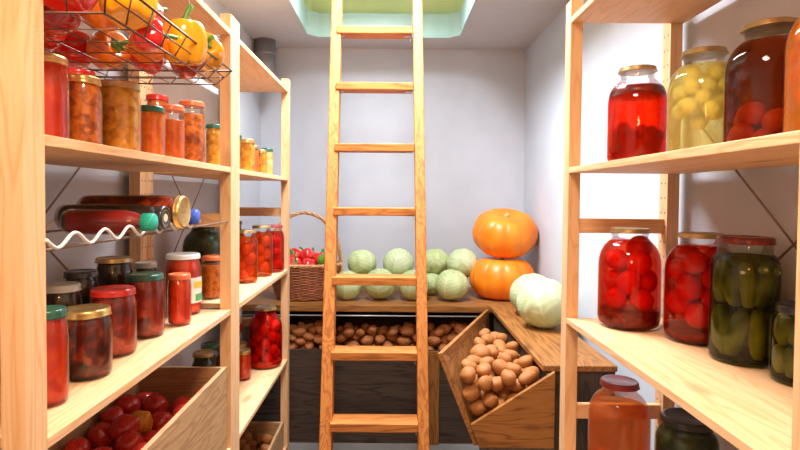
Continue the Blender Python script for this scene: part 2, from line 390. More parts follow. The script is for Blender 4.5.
# ------------------------------------------------------------------ shelving units
TOPZ = .53
def unit(label, side, y0, y1, shelves, rack=None, short=False):
    """side: -1 left, 1 right; y0..y1 between the side frames; shelves: heights of top faces"""
    xf, xb = .476*side, .776*side
    t = thing('shelving_unit', label, 'shelving unit', ((xf+xb)/2, (y0+y1)/2, 0), 'pine shelving units along the walls')
    ox, oy = (xf+xb)/2, (y0+y1)/2
    def L(name, bm, mats, par=t, **k):
        bmesh.ops.translate(bm, verts=bm.verts, vec=(-ox, -oy, 0)); return obj(name, bm, mats, par, **k)
    for ya, yb in ((y0-.044, y0), (y1, y1+.044)):
        for xa in (xf, xb-.032*side):
            a, b = sorted((xa, xa+.032*side))
            bm = B(); box(bm, a, b, ya, yb, 0, TOPZ+H)
            # peg holes on the face towards the aisle and on the faces towards the shelves
            fx = a if side > 0 else b
            for k in range(38):
                z = .30+k*.032*1.25
                if z > TOPZ+H-.05: break
                for yy in (ya+.012, yb-.012):
                    if abs(xa-xf) > .1:
                        c = [bm.verts.new((fx-.0006*side, yy+.0028*math.cos(i*PI/3), z+.0028*math.sin(i*PI/3))) for i in range(6)]
                        bm.faces.new(c).material_index = 1
            L('post', bm, ['pineZ', 'hole'])
        for z in (-1.1, -.59, -.077, ):
            bm = B(); a, b = sorted((xf+.032*side, xb-.032*side))
            box(bm, a, b, (ya+yb)/2-.009, (ya+yb)/2+.009, z+H-.02, z+H+.02); L('crossbar', bm, 'pineX', bevel=.002)
    for z in shelves:
        bm = B(); a, b = sorted((xf, xb))
        box(bm, a, b, y0+.0005, y1-.0005, z+H-.016, z+H); L('shelf', bm, 'pineY', bevel=.0015)
    # diagonal back brace
    for s in (1, -1):
        bm = B(); d = (y1-y0)/2
        p = [(0, y0 if s > 0 else y1, .26), (0, y1 if s > 0 else y0, -.43)]
        q = Vector((0, p[1][1]-p[0][1], p[1][2]-p[0][2])).normalized(); w = Vector((0, -q.z, q.y))*.0022
        x = xb+.004*side+.003*s
        prism(bm, [Vector((x, p[0][1], p[0][2]+H))+w, Vector((x, p[1][1], p[1][2]+H))+w, Vector((x, p[1][1], p[1][2]+H))-w, Vector((x, p[0][1], p[0][2]+H))-w], (.002, 0, 0))
        L('diagonal_brace', bm, 'brace')
    if rack:
        ya = y0
        for xr in (xf-.0, xb-.06*side):
            y1r = 1.335
            pts = []
            n = 150
            for i in range(n+1):
                y = y0+(y1r-y0)*i/n
                pts.append((xr, y, rack+H-.0095*math.cos(2*PI*(y-.768)/.084)))
            bm = B(); tube(bm, pts, .0028, 7); L('rack_wire', bm, 'wirewhite')
        for yy in (y0+.004, y1r):
            bm = B(); tube(bm, [(xf, yy, rack+H), (xb-.06*side, yy, rack+H)], .003, 7); L('rack_rod', bm, 'brace')
        for xr in (xf-.01*side*-1, xb-.06*side):
            bm = B(); tube(bm, [(xr, y0, rack+H-.012), (xr, y1, rack+H-.012)], .0025, 7); L('rack_rod', bm, 'brace')
    return t
ZA, ZCs, ZDl, ZDr = .081, -.327, -.755, -.72
unit('pine shelving unit on the right wall holding big three litre jars', 1, .633, 1.46, [.483, ZA, ZCs, ZDr])
unit('nearer pine shelving unit on the left with the wire bottle rack', -1, .741, 1.594, [.483, ZA, -.34, ZDl], rack=-.068)
unit('farther pine shelving unit on the left, next to the wicker basket', -1, 1.684, 2.47, [.483, ZA, -.34, ZDl, -1.16])

# ------------------------------------------------------------------ ladder
def ladder():
    # the ladder leans away: plane through (y 1.945, z 0) and (y 2.58, z .92+H)
    yb, zt = 1.93, .92+H
    sl = (2.58-yb)/zt
    L = 2.75; ang = math.atan(sl); cz, sy = math.cos(ang), math.sin(ang)
    t = thing('ladder', 'tall orange-brown wooden ladder leaning up into the ceiling hatch', 'ladder', (.0, yb, 0))
    xl0, xl1, xr0, xr1 = -.287, -.288, .135, .135
    for xa, w, nm in ((-.287, .046, 'left'), (.092, .043, 'right')):
        bm = B(); box(bm, xa, xa+w, -.035, .035, 0, L)
        bmesh.ops.rotate(bm, verts=bm.verts, cent=(0,0,0), matrix=Matrix.Rotation(-ang, 3, 'X'))
        for v in bm.verts:
            if v.co.z < 0.05: v.co.z = 0
            v.co.x += (.019 if nm == 'left' else .011)*max(-.4, (1.26-v.co.z)/.96)
        obj('stile', bm, 'ladderZ', t, bevel=.004)
    for i, z in enumerate((-.870, -.622, -.343, -.066, .208, .487, .759, 1.03)):
        zz = z+H; y = sl*zz
        zf = zz
        bm = B(); kk = (1.26-zz)/.96; box(bm, -.244+.019*kk, .095+.011*kk, y-.048, y+.048, zf-.0165, zf+.0165); r = obj('rung', bm, 'ladderX', t, bevel=.003)
        for s in (-1, 1):
            bm = B(); xx = -.240+.019*kk if s < 0 else .090+.011*kk
            a, b = sorted((xx, xx-s*.028)); box(bm, a, b, y-.012, y+.012, zf-.019, zf-.017)
            a, b = sorted((xx, xx-s*.002)); box(bm, a, b, y-.012, y+.012, zf-.042, zf-.017)
            obj('bracket', bm, 'steel', r)
    return t
ladder()

# ------------------------------------------------------------------ bins and worktops at the back
t = thing('vegetable_bin', 'long wooden vegetable bin with a worktop along the back wall', 'storage bin', (0, 2.98, 0))
def P(name, bm, m, par, o, **k):
    bmesh.ops.translate(bm, verts=bm.verts, vec=(-o[0], -o[1], -o[2])); return obj(name, bm, m, par, **k)
o0 = (0, 2.98, 0); zc = -.55+H
bm = B(); box(bm, -.79, .795, 2.70, 3.275, zc-.034, zc); P('worktop', bm, 'binX', t, o0, bevel=.003)
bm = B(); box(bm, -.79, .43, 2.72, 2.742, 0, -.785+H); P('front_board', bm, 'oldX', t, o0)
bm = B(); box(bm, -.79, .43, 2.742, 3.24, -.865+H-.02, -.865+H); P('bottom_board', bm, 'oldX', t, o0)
bm = B(); box(bm, -.79, .79, 3.245, 3.265, .0, zc-.034); P('back_board', bm, 'oldX', t, o0)
for xa in (-.79, .17, ):
    w = .075 if xa > 0 else .03
    bm = B(); box(bm, xa+.008, xa+w, 2.703, 2.719, 0, (-.785+H if xa > 0 else zc-.034)); P('upright', bm, 'binZ', t, o0)
bm = B(); tube(bm, [(-.77, 2.71, -.605+H), (.44, 2.71, -.605+H)], .0035, 8); P('metal_rail', bm, 'rail', t, o0)

t = thing('side_counter', 'brown wooden counter along the right wall under the big pale cabbages', 'counter', (.63, 2.2, 0)); o1 = (.63, 2.2, 0)
bm = B(); box(bm, .497, .742, 1.75, 2.699, zc-.02, zc); P('worktop', bm, 'binY', t, o1, bevel=.003)
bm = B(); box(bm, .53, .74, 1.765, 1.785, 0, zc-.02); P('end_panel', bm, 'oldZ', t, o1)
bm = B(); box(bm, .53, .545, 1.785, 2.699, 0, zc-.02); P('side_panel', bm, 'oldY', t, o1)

t = thing('potato_bin', 'open slanting wooden potato bin against the right counter', 'storage bin', (.40, 2.0, 0)); o2 = (.40, 2.0, 0)
apex_t, apex_b = Vector((.485, 2.66, -.556+H)), Vector((.49, 2.66, -.84+H))
Bn, Cn = Vector((.165, 1.72, -.503+H)), Vector((.285, 1.72, -.80+H))
bm = B(); prism(bm, [apex_t, Bn, Cn, apex_b], (-.016, -.006, 0)); P('leaning_front', bm, 'binY', t, o2)
bm = B(); prism(bm, [(.522, 1.716, -.556+H), (.258, 1.716, -.728+H), (.284, 1.716, -.80+H), (.522, 1.716, -.80+H)], (0, -.016, 0)); P('end_board', bm, 'binX', t, o2)
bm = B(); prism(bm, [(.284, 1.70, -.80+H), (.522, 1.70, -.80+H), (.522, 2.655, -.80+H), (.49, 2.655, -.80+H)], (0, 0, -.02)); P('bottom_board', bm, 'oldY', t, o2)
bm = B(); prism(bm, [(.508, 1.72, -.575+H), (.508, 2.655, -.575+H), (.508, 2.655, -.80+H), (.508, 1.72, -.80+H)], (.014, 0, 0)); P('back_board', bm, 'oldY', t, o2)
bm = B(); box(bm, .30, .52, 1.72, 1.74, 0, -.82+H); P('support', bm, 'oldX', t, o2)
bm = B(); box(bm, .495, .52, 2.60, 2.64, 0, -.82+H); P('support', bm, 'oldZ', t, o2)

# ------------------------------------------------------------------ packing helper
def drop(n, rads, sample, floor, rnd, tries=60, k=.93, ok=None, zmax=None):
    out = []
    for i in range(n):
        r = rads(rnd); best = None
        for _ in range(tries):
            x, y = sample(rnd, r)
            z = floor(x, y)+r
            for (a, b, c, q) in out:
                d = math.hypot(x-a, y-b); R = (r+q)*k
                if d < R: z = max(z, c+math.sqrt(R*R-d*d))
            if ok and not ok(x, y, z, r): continue
            if best is None or z < best[2]: best = (x, y, z, r)
        if best and (zmax is None or best[2] < zmax): out.append(best)
    return out

# ------------------------------------------------------------------ potatoes
rnd = random.Random(4)
def potato_mesh(seed, mat):
    q = random.Random(seed); ph = [q.uniform(0, 6) for _ in range(4)]
    bm = B()
    def fn(t, p):
        r = 1+.07*math.sin(2*t+ph[0])*math.sin(p)+.06*math.sin(3*p+ph[1])+.05*math.sin(3*t+ph[2])*math.sin(2*p)
        return Vector((1.22*math.sin(p)*math.cos(t), .95*math.sin(p)*math.sin(t), .88*math.cos(p)))*r
    blob(bm, fn, 16, 10)
    me = bpy.data.meshes.new('potato'); bmesh.ops.recalc_face_normals(bm, faces=bm.faces); bm.to_mesh(me); bm.free(); me.materials.append(M[mat]); return me
PM = [potato_mesh(i, 'potato') for i in range(6)]; PMB = [potato_mesh(i+9, 'potatob') for i in range(6)]
def potatoes(lst, meshes, label, group):
    for x, y, z, r in lst:
        o = link('potato', rnd.choice(meshes), None, (x, y, z)); o.scale = (r*.97, r*.97, r*.97)
        o.rotation_euler = (rnd.uniform(-.5, .5), rnd.uniform(-.5, .5), rnd.uniform(0, 6.3)); tag(o, label, 'potato', group)
def panelx(y, z):
    u = max(0, min(1, (y-1.72)/(2.66-1.72)))
    top = Bn.lerp(apex_t, u); bot = Cn.lerp(apex_b, u)
    v = (z-bot.z)/(top.z-bot.z)
    return bot.x+(top.x-bot.x)*v
def smp(rn, r):
    y = rn.uniform(1.72+r, 2.30); x = rn.uniform(.20, .508-r); return x, y
lst = drop(230, lambda q: q.uniform(.024, .031), smp, lambda x, y: -.80+H, rnd, 80, .95, ok=lambda x, y, z, r: x > panelx(y, z)+r*1.12, zmax=-.585+H)
potatoes(lst, PM, 'light brown potato heaped in the open slanting bin on the right', 'potatoes in the slanting bin')
def smp2(rn, r):
    return rn.uniform(-.52, .40), rn.uniform(2.742+r, 2.90)
lst = drop(190, lambda q: q.uniform(.024, .034), smp2, lambda x, y: -.865+H, rnd, 30, .95, zmax=-.69+H)
potatoes(lst, PMB, 'earthy potato in the dark bin under the cabbages', 'potatoes in the bin along the back wall')

# ------------------------------------------------------------------ cabbages
def cabbage(x, y, z, r, label, mat='cab', seed=0, squash=.93):
    q = random.Random(seed); bm = B(); ly = bm.verts.layers.float.new('vein')
    # three overlapping leaf wraps plus a rolled top: one closed surface with leaf steps
    axes = [Vector((math.cos(a+q.uniform(-.3, .3)), math.sin(a+q.uniform(-.3, .3)), q.uniform(-.1, .5))).normalized() for a in (0, 1.3, 2.6, 3.9, 5.1)]
    side = [a.cross(Vector((0, 0, 1))).normalized() for a in axes]
    ph = q.uniform(0, 6)
    store = {}
    def ev(d):
        best, val = 0, -1; vein = 0
        h = 0
        for i, a in enumerate(axes):
            c = d.dot(a)
            edge = .42+.05*math.sin(5*math.atan2(d.z, d.dot(side[i]))+ph+i)
            if c > edge:
                s = min(1, (c-edge)*9); hh = .012+.012*i
                if hh*s > h or hh > best:
                    h = max(h*(1-s), 0)+hh*s; best = hh
                    u = d.dot(side[i]); w = (d-a*c).z
                    mid = math.exp(-(u/.035)**2)
                    br = math.exp(-(((abs(w-.55*abs(u)) % .24)-.12)/.03)**2) if abs(u) < .75 else 0
                    vein = max(mid, .75*br)
        return h, vein
    def fn(t, p):
        d = Vector((math.sin(p)*math.cos(t), math.sin(p)*math.sin(t), math.cos(p)))
        h, v = ev(d)
        rr = r*(1+h+.008*v+.012*math.sin(7*t+ph)*math.sin(3*p))
        k = d*rr; k.z *= squash; store[(round(k.x, 6), round(k.y, 6), round(k.z, 6))] = v
        return k
    blob(bm, fn, 72, 44)
    for v in bm.verts: v[ly] = store.get((round(v.co.x, 6), round(v.co.y, 6), round(v.co.z, 6)), 0)*.6
    bmesh.ops.rotate(bm, verts=bm.verts, cent=(0,0,0), matrix=Matrix.Rotation(q.uniform(-.7, .7), 3, 'X') @ Matrix.Rotation(q.uniform(0, 6), 3, 'Z'))
    o = obj('cabbage', bm, mat, None, (x, y, z+H)); tag(o, label, 'cabbage', 'cabbages on the worktops')
    return o
def at(px, Y): return (px-392)/540*Y
cab = [(348, 2.86, .078, 'lower', 'cabbage farthest left in the lower row, beside the wicker basket'),
       (381, 2.86, .085, 'lower', 'green cabbage in the lower row, below the gap between two upper cabbages'),
       (414, 2.86, .080, 'lower', 'cabbage of the lower row half hidden behind the right ladder stile'),
       (453, 2.85, .085, 'lower', 'green cabbage at the right end of the lower row beside the bottom pumpkin')]
for i, (px, Y, r, k, lb) in enumerate(cab):
    cabbage(at(px, Y), Y, -.55+r*.95, r, lb, 'cab', i)
cabbage(at(432, 3.00), 3.00, -.55+.063*.95, .063, 'small cabbage wedged in the lower row just right of the ladder', 'cab', 21)
up = [(362, 2.97, .077, 'leftmost cabbage of the upper row, seen through the left half of the ladder'),
      (399, 2.98, .083, 'pale cabbage of the upper row, just left of the right ladder stile'),
      (436, 3.05, .078, 'cabbage of the upper row just right of the ladder stile'),
      (463, 2.98, .085, 'pale green cabbage at the right end of the upper row, touching the pumpkins')]
for i, (px, Y, r, lb) in enumerate(up):
    cabbage(at(px, Y), Y, -.372, r, lb, 'cab' if i in (0, 2) else 'cabpale', 10+i)
cabbage(.655, 2.50, -.55+.095, .100, 'large pale cabbage behind the front one on the right counter', 'cabpale', 31)
cabbage(.642, 2.26, -.55+.103, .106, 'large pale cabbage at the front of the right counter', 'cabpale', 32, .97)

# ------------------------------------------------------------------ pumpkins
def pumpkin(x, y, z, rx, h, label, seed, tilt=0):
    q = random.Random(seed); ph = q.uniform(0, 6)
    t = thing('pumpkin', label, 'pumpkin', (x, y, z+H), 'orange pumpkins stacked in the corner')
    bm = B()
    def fn(th, p):
        n = 11; lob = 1-.055*(1-abs(math.sin(n*th/2+.25*math.sin(th*2+ph))))**1.5*math.sin(p)**.5-.012*math.sin(3*th+ph)
        R = math.sin(p)**.85 if p > 0 else 0
        zz = math.cos(p)*(1-.28*math.exp(-(p/.5)**2)-.18*math.exp(-((PI-p)/.5)**2))
        return Vector((rx*R*lob*math.cos(th), rx*.92*R*lob*math.sin(th), h/2*1.03*zz*(.97+.03*lob)))
    blob(bm, fn, 132, 30)
    bmesh.ops.rotate(bm, verts=bm.verts, cent=(0,0,0), matrix=Matrix.Rotation(tilt, 3, 'X'))
    lo = min(v.co.z for v in bm.verts)
    bmesh.ops.translate(bm, verts=bm.verts, vec=(0, 0, -lo))
    obj('body', bm, 'pumpkin', t)
    top = Vector((0, 0, h/2*.70)); top.rotate(Matrix.Rotation(tilt, 3, 'X')); top.z -= lo
    bm = B(); d = Vector((0, 0, 1)); d.rotate(Matrix.Rotation(tilt, 3, 'X'))
    tube(bm, [top-d*.01, top+d*.012, top+d*.024+Vector((.006, 0, 0))], [.022, .013, .010], 8)
    obj('stem', bm, 'drystem', t)
pumpkin(.603, 2.93, -.55, .178, .255, 'big orange pumpkin at the bottom of the pair in the corner', 3)
pumpkin(.620, 2.96, -.55+.216, .178, .262, 'big orange pumpkin resting on top of the other one in the corner', 5, tilt=.38)

# ------------------------------------------------------------------ peppers, tomatoes, onions
def pepper(x, y, z, r, h, label, mat, rot=(0, 0, 0), seed=0, group=None, lobes=4, name='bell_pepper', cat='pepper', stemh=.6):
    q = random.Random(seed); ph = q.uniform(0, 6)
    t = thing(name, label, cat, (x, y, z+H), group); t.rotation_euler = rot
    bm = B()
    def fn(th, p):
        l = 1-.15*(1-abs(math.sin(lobes*th/2+ph)))**1.6*min(1, math.sin(p)*1.3)
        R = max(0, math.sin(p))**.62*(1-.10*(p/PI))
        zz = math.cos(p)-.35*math.exp(-(p/.42)**2)+.22*math.exp(-((PI-p)/.42)**2)
        return Vector((r*R*l*math.cos(th), r*R*l*math.sin(th), h/2*zz))
    blob(bm, fn, 48, 24); obj('flesh', bm, mat, t)
    bm = B(); b = h/2*.62
    tube(bm, [(0, 0, b-.004), (.002, 0, b+.012), (.008, .003, b+r*stemh), (.016, .004, b+r*stemh*1.5)], [r*.24, r*.13, r*.11, r*.13], 9)
    blob(bm, lambda th, p: Vector((r*.34*math.sin(p)*math.cos(th)*(1+.25*math.cos(5*th)), r*.34*math.sin(p)*math.sin(th)*(1+.25*math.cos(5*th)), b+.002+.006*math.cos(p))), 20, 6)
    obj('stem', bm, 'stem', t)
    return t
G1 = 'bell peppers in the hanging wire basket'
pz = [
 # x, y, z, r, h, mat, rot, label
 (-.408, 1.065, .297, .045, .100, 'pep_y', (.10, -.05, .3), 'large yellow bell pepper with upright green stem at the right end of the wire basket'),
 (-.405, 1.180, .308, .040, .078, 'pep_y', (1.1, .55, 0), 'yellow bell pepper with a curled sideways stem at the far end of the wire basket'),
 (-.440, .905, .322, .048, .095, 'pep_y', (-.3, .2, 1), 'yellow bell pepper high in the middle of the wire basket, cut by the top edge'),
 (-.468, 1.045, .288, .038, .075, 'pep_o', (-.6, .3, 0), 'orange bell pepper half hidden left of the large yellow one'),
 (-.452, .985, .325, .034, .070, 'pep_r', (-.9, .3, 0), 'bright red bell pepper between the two large yellow ones'),
 (-.480, .800, .318, .052, .105, 'pep_r', (-.2, .2, .5), 'glossy red bell pepper at the upper left of the wire basket'),
 (-.545, .870, .288, .040, .075, 'pep_d', (.9, .3, 2), 'dark red bell pepper low at the left end of the wire basket'),
 (-.575, 1.100, .290, .042, .080, 'pep_o', (1.3, .3, 1), 'orange bell pepper lying deep in the wire basket'),
 (-.435, 1.145, .276, .034, .066, 'pep_d', (1.4, 0, .6), 'dark red bell pepper beneath the two far yellow ones'),
 (-.430, .955, .280, .032, .060, 'pep_r', (1.5, .2, 2), 'red bell pepper under the middle yellow one'),
 (-.640, .985, .300, .045, .080, 'pep_d', (.4, .8, 2), 'dark red bell pepper at the back of the wire basket by the wall'),
 (-.655, 1.110, .295, .042, .080, 'pep_r', (1.5, .2, 2.2), 'red bell pepper at the far back corner of the wire basket'),
 (-.510, 1.135, .290, .040, .078, 'pep_r', (1.2, .5, .2), 'red bell pepper between the orange ones in the wire basket'),
 (-.590, .985, .355, .040, .078, 'pep_r', (.9, .5, 1.2), 'red bell pepper on top of the heap at the back of the wire basket'),
 (-.545, 1.020, .345, .040, .080, 'pep_o', (.6, -.5, 1.2), 'orange bell pepper on top of the heap in the wire basket'),
 (-.560, .790, .300, .042, .080, 'pep_g', (1.1, -.5, 1.2), 'green bell pepper in the nearest corner of the wire basket'),
]
for i, (x, y, z, r, h, m, rot, lb) in enumerate(pz): pepper(x, y, z, r, h, lb, m, rot, i, G1)

# hanging wire basket: rim, bottom grid, side wires, hangers up to the top shelf
def wire_basket():
    t = thing('wire_basket', 'dark wire basket hanging under the top left shelf full of peppers', 'basket', (-.55, .98, .245+H))
    ox, oy, oz = -.55, .98, .245
    rx0, rx1, ry0, ry1, rz = -.725, -.378, .72, 1.275, .290
    bx0, bx1, by0, by1, bz = -.70, -.395, .745, 1.215, .247
    def q(x, y, z): return (x-ox, y-oy, z-oz)
    bm = B()
    rim = [q(rx0, ry0, rz), q(rx1, ry0, rz), q(rx1, ry1-.0, rz), q(rx0, ry1, rz)]
    for i in range(4): tube(bm, [rim[i], rim[(i+1) % 4]], .0022, 6)
    obj('rim', bm, 'wiredark', t)
    bm = B()
    bot = [q(bx0, by0, bz), q(bx1, by0, bz), q(bx1, by1, bz), q(bx0, by1, bz)]
    for i in range(4): tube(bm, [bot[i], bot[(i+1) % 4]], .0018, 6)
    for i in range(1, 6):
        x = bx0+(bx1-bx0)*i/6; tube(bm, [q(x, by0, bz), q(x, by1, bz)], .0011, 5)
    for i in range(1, 7):
        y = by0+(by1-by0)*i/7; tube(bm, [q(bx0, y, bz-.002), q(bx1, y, bz-.002)], .0011, 5)
    obj('bottom_grid', bm, 'wiredark', t)
    bm = B()
    for i in range(9):
        u = i/8
        tube(bm, [q(bx1, by0+(by1-by0)*u, bz), q(rx1, ry0+(ry1-ry0)*u, rz)], .0013, 5)
        tube(bm, [q(bx0, by0+(by1-by0)*u, bz), q(rx0, ry0+(ry1-ry0)*u, rz)], .0013, 5)
    for i in range(7):
        u = i/6
        for ya, yb in ((by0, ry0), (by1, ry1)):
            tube(bm, [q(bx0+(bx1-bx0)*u, ya, bz), q(rx0+(rx1-rx0)*u, yb, rz)], .0013, 5)
    m = lambda a, b: (a+b)/2
    mid = [q(m(rx0,bx0), m(ry0,by0), m(rz,bz)), q(m(rx1,bx1), m(ry0,by0), m(rz,bz)), q(m(rx1,bx1), m(ry1,by1), m(rz,bz)), q(m(rx0,bx0), m(ry1,by1), m(rz,bz))]
    for i in range(4): tube(bm, [mid[i], mid[(i+1) % 4]], .0013, 5)
    obj('side_wires', bm, 'wiredark', t)
    for x, y in ((rx0, 1.17), (rx0, .80), (-.478, 1.272), (-.478, .722)):
        bm = B()
        if x == rx0: pts = [q(rx0, y, rz), q(-.68, y, rz+.10), q(-.68, y, .466)]
        else: pts = [q(x, y, rz), q(x, y, .466)]
        tube(bm, pts, .0016, 6); obj('hanger', bm, 'wiredark', t)
wire_basket()

# ------------------------------------------------------------------ wicker basket
def wicker():
    cx, cy, z0 = -.468, 2.88, -.548
    t = thing('wicker_basket', 'brown wicker basket with a tall arched handle full of red peppers', 'basket', (cx, cy, z0+H))
    def R(z): return (.128+.052*(z/.20)**.8, (.100+.035*(z/.20)**.8))
    bm = B(); n = 26
    nr = 26
    for j in range(nr):
        z = .008+.192*j/(nr-1); rx, ry = R(z); pts = []
        for i in range(n*4):
            a = 2*PI*i/(n*4); w = .0035*math.cos(n*a/2*1.0+PI*j)
            pts.append(((rx+w)*math.cos(a), (ry+w)*math.sin(a), z+.0008*math.sin(n*a)))
        tube(bm, pts, .0043, 5, closed=True)
    for i in range(n):
        a = 2*PI*(i+.5)/n; pts = []
        for j in range(6):
            z = .2*j/5; rx, ry = R(z); pts.append((rx*math.cos(a), ry*math.sin(a), z))
        tube(bm, pts, .003, 5)
    lathe(bm, [(0, .004), (1, .004), (1, .012), (0, .012)], 32, sx=.125, sy=.098)
    obj('woven_body', bm, 'wicker', t)
    bm = B(); rx, ry = R(.20)
    for k in range(3):
        pts = []
        for i in range(90):
            a = 2*PI*i/90; w = .006*math.cos(14*a+k*2*PI/3); v = .006*math.sin(14*a+k*2*PI/3)
            pts.append(((rx+w)*math.cos(a), (ry+w)*math.sin(a), .205+v))
        tube(bm, pts, .0055, 6, closed=True)
    obj('rim', bm, 'wickerl', t)
    bm = B()
    for k in range(3):
        pts = []
        for i in range(61):
            a = PI*i/60; w = .006*math.cos(a*12+k*2*PI/3); v = .006*math.sin(a*12+k*2*PI/3)
            pts.append(((rx+.004+w)*math.cos(a), v, .14+(.365+w)*math.sin(a)**.8))
        tube(bm, pts, .0055, 6)
    obj('handle', bm, 'wickerl', t)
    t.scale = (1.08, 1, .9)
    # peppers in it
    q = random.Random(8)
    sp = []
    labs = []
    spots = [(-.095, -.055, .175), (-.035, -.075, .185), (.03, -.07, .180), (.085, -.045, .178), (-.11, .02, .19), (-.045, .0, .225), (.015, -.005, .228), (.075, .02, .2), (-.03, .07, .2), (.04, .07, .2)]
    for i, (dx, dy, dz) in enumerate(spots):
        green = (i == 3)
        if green: dx, dy, dz = .105, -.035, .205
        lb = ('green pepper among the red ones at the right of the wicker basket' if green else 'small red pepper heaped in the wicker basket')
        pepper(cx+dx*1.1, cy+dy, z0+dz-.002, .045, .078, lb, 'pep_g' if green else 'pep_r', (q.uniform(-.8, .8), q.uniform(-.8, .8), q.uniform(0, 6)), 40+i, None if green else 'small red peppers in the wicker basket')
wicker()

# ------------------------------------------------------------------ jars
GA = 'jars of preserves on the shelves'
def jar_profile(r, h, kind):
    if kind == 'big':      # three litre jar: high round shoulder, narrow short neck
        n = .58*r
        return [(0, .006), (r*.55, .003), (r*.82, 0), (r*.95, .006), (r, .022), (r, h*.62), (r*.985, h*.68), (r*.93, h*.75), (r*.83, h*.81), (r*.70, h*.855), (n, h*.885), (n*.96, h*.91), (n*1.0, h*.935), (n*1.02, h*.965)]
    if kind == 'wide':     # tall jar with a wide mouth
        n = .78*r
        return [(0, .005), (r*.6, .002), (r*.88, 0), (r*.97, .006), (r, .016), (r, h*.74), (r*.97, h*.79), (r*.88, h*.84), (n, h*.87), (n, h*.96)]
    n = .90*r
    return [(0, .004), (r*.6, .002), (r*.86, 0), (r*.96, .005), (r, .013), (r, h*.70), (r*.985, h*.77), (r*.94, h*.83), (n, h*.87), (n*.98, h*.89), (n, h*.95)]
def clip_profile(prof, s, ztop):
    out = []
    for (r, z) in prof:
        z2 = max(z, .006)+.002
        if z2 >= ztop:
            pr, pz_ = out[-1]; rr = max(r-s, .001)
            u = (ztop-pz_)/max(1e-6, z2-pz_); out.append((pr+(rr-pr)*u, ztop)); break
        out.append((max(r-s, 0), z2))
    else:
        out.append((out[-1][0], ztop))
    out[0] = (0, out[0][1]); out.append((0, ztop)); return out
def lid_mesh(bm, r, h, kind, z):
    if kind == 'tin':      # crimped tin lid with a rolled lower lip
        lathe(bm, [(0, z+h-.002), (r*.80, z+h-.002), (r*.84, z+h), (r*.96, z+h), (r, z+h*.8), (r*.97, z+h*.45), (r*1.06, z+h*.12), (r*1.05, z), (r*.95, z), (0, z)], 36)
    else:                  # twist-off lid with a rounded edge and a recessed panel
        lathe(bm, [(0, z+h-.0015), (r*.80, z+h-.0015), (r*.84, z+h), (r*.93, z+h), (r*.99, z+h*.8), (r, z+h*.5), (r, z+h*.15), (r*1.03, z), (r*.95, z), (0, z)], 36)
mesh_cache = {}
def jar(x, y, zb, r, h, kind, lid, lidkind, fill, label, filltop=.84, liquid_=None, pieces=None, glass='glass', paper=False, rot=None, bottom=None, toplayer=None):
    t = thing('glass_jar', label, 'jar', (x, y, zb+H), GA)
    prof = jar_profile(r, h, kind)
    bm = B(); lathe(bm, prof, 40); obj('glass', bm, glass, t)
    bm = B(); n = prof[-1][0]; lh = .011 if lidkind == 'tin' else .014
    lid_mesh(bm, n*1.05, lh, lidkind, h-lh); lo = obj('lid', bm, lid, t)
    ft = h*filltop
    if fill:
        bm = B(); lathe(bm, clip_profile(prof, .0025, ft), 32); obj('preserve', bm, fill, t)
    if liquid_:
        bm = B(); lathe(bm, clip_profile(prof, .0022, ft), 32); obj('syrup' if kind == 'big' and 'brine' not in M[liquid_].name else 'brine', bm, liquid_, t)
    if bottom:
        bm = B(); lathe(bm, clip_profile(prof, .004, h*bottom[1]), 28); obj('spices', bm, bottom[0], t)
    if toplayer:
        z0, z1 = ft-h*toplayer[1], ft-.001
        R0 = r-.0014
        bm = B()
        inner = [(rr, zz) for rr, zz in clip_profile(prof, .0014, z1)[:-1] if zz > z0]
        lathe(bm, [(0, z0), (R0*.97, z0)]+inner+[(0, z1)], 32); obj('floating_layer', bm, toplayer[0], t)
    if pieces: pieces(t, r, h, ft, prof)
    if paper:
        bm = B(); 
        for (a0, a1, z0, z1, mi) in ((-.9, .7, .035, h*.62, 0), (-.5, .3, .04, .06, 1), (-.6, .4, h*.45, h*.55, 2)):
            k = 14; rr = r+.0006+.0004*mi
            vs = [[bm.verts.new((rr*math.cos(a0+(a1-a0)*i/k), rr*math.sin(a0+(a1-a0)*i/k), z)) for i in range(k+1)] for z in (z0, z1)]
            for i in range(k):
                f = bm.faces.new((vs[0][i], vs[0][i+1], vs[1][i+1], vs[1][i])); f.material_index = mi
        obj('label', bm, ['label', 'labelg', 'labely'], t)
    return t
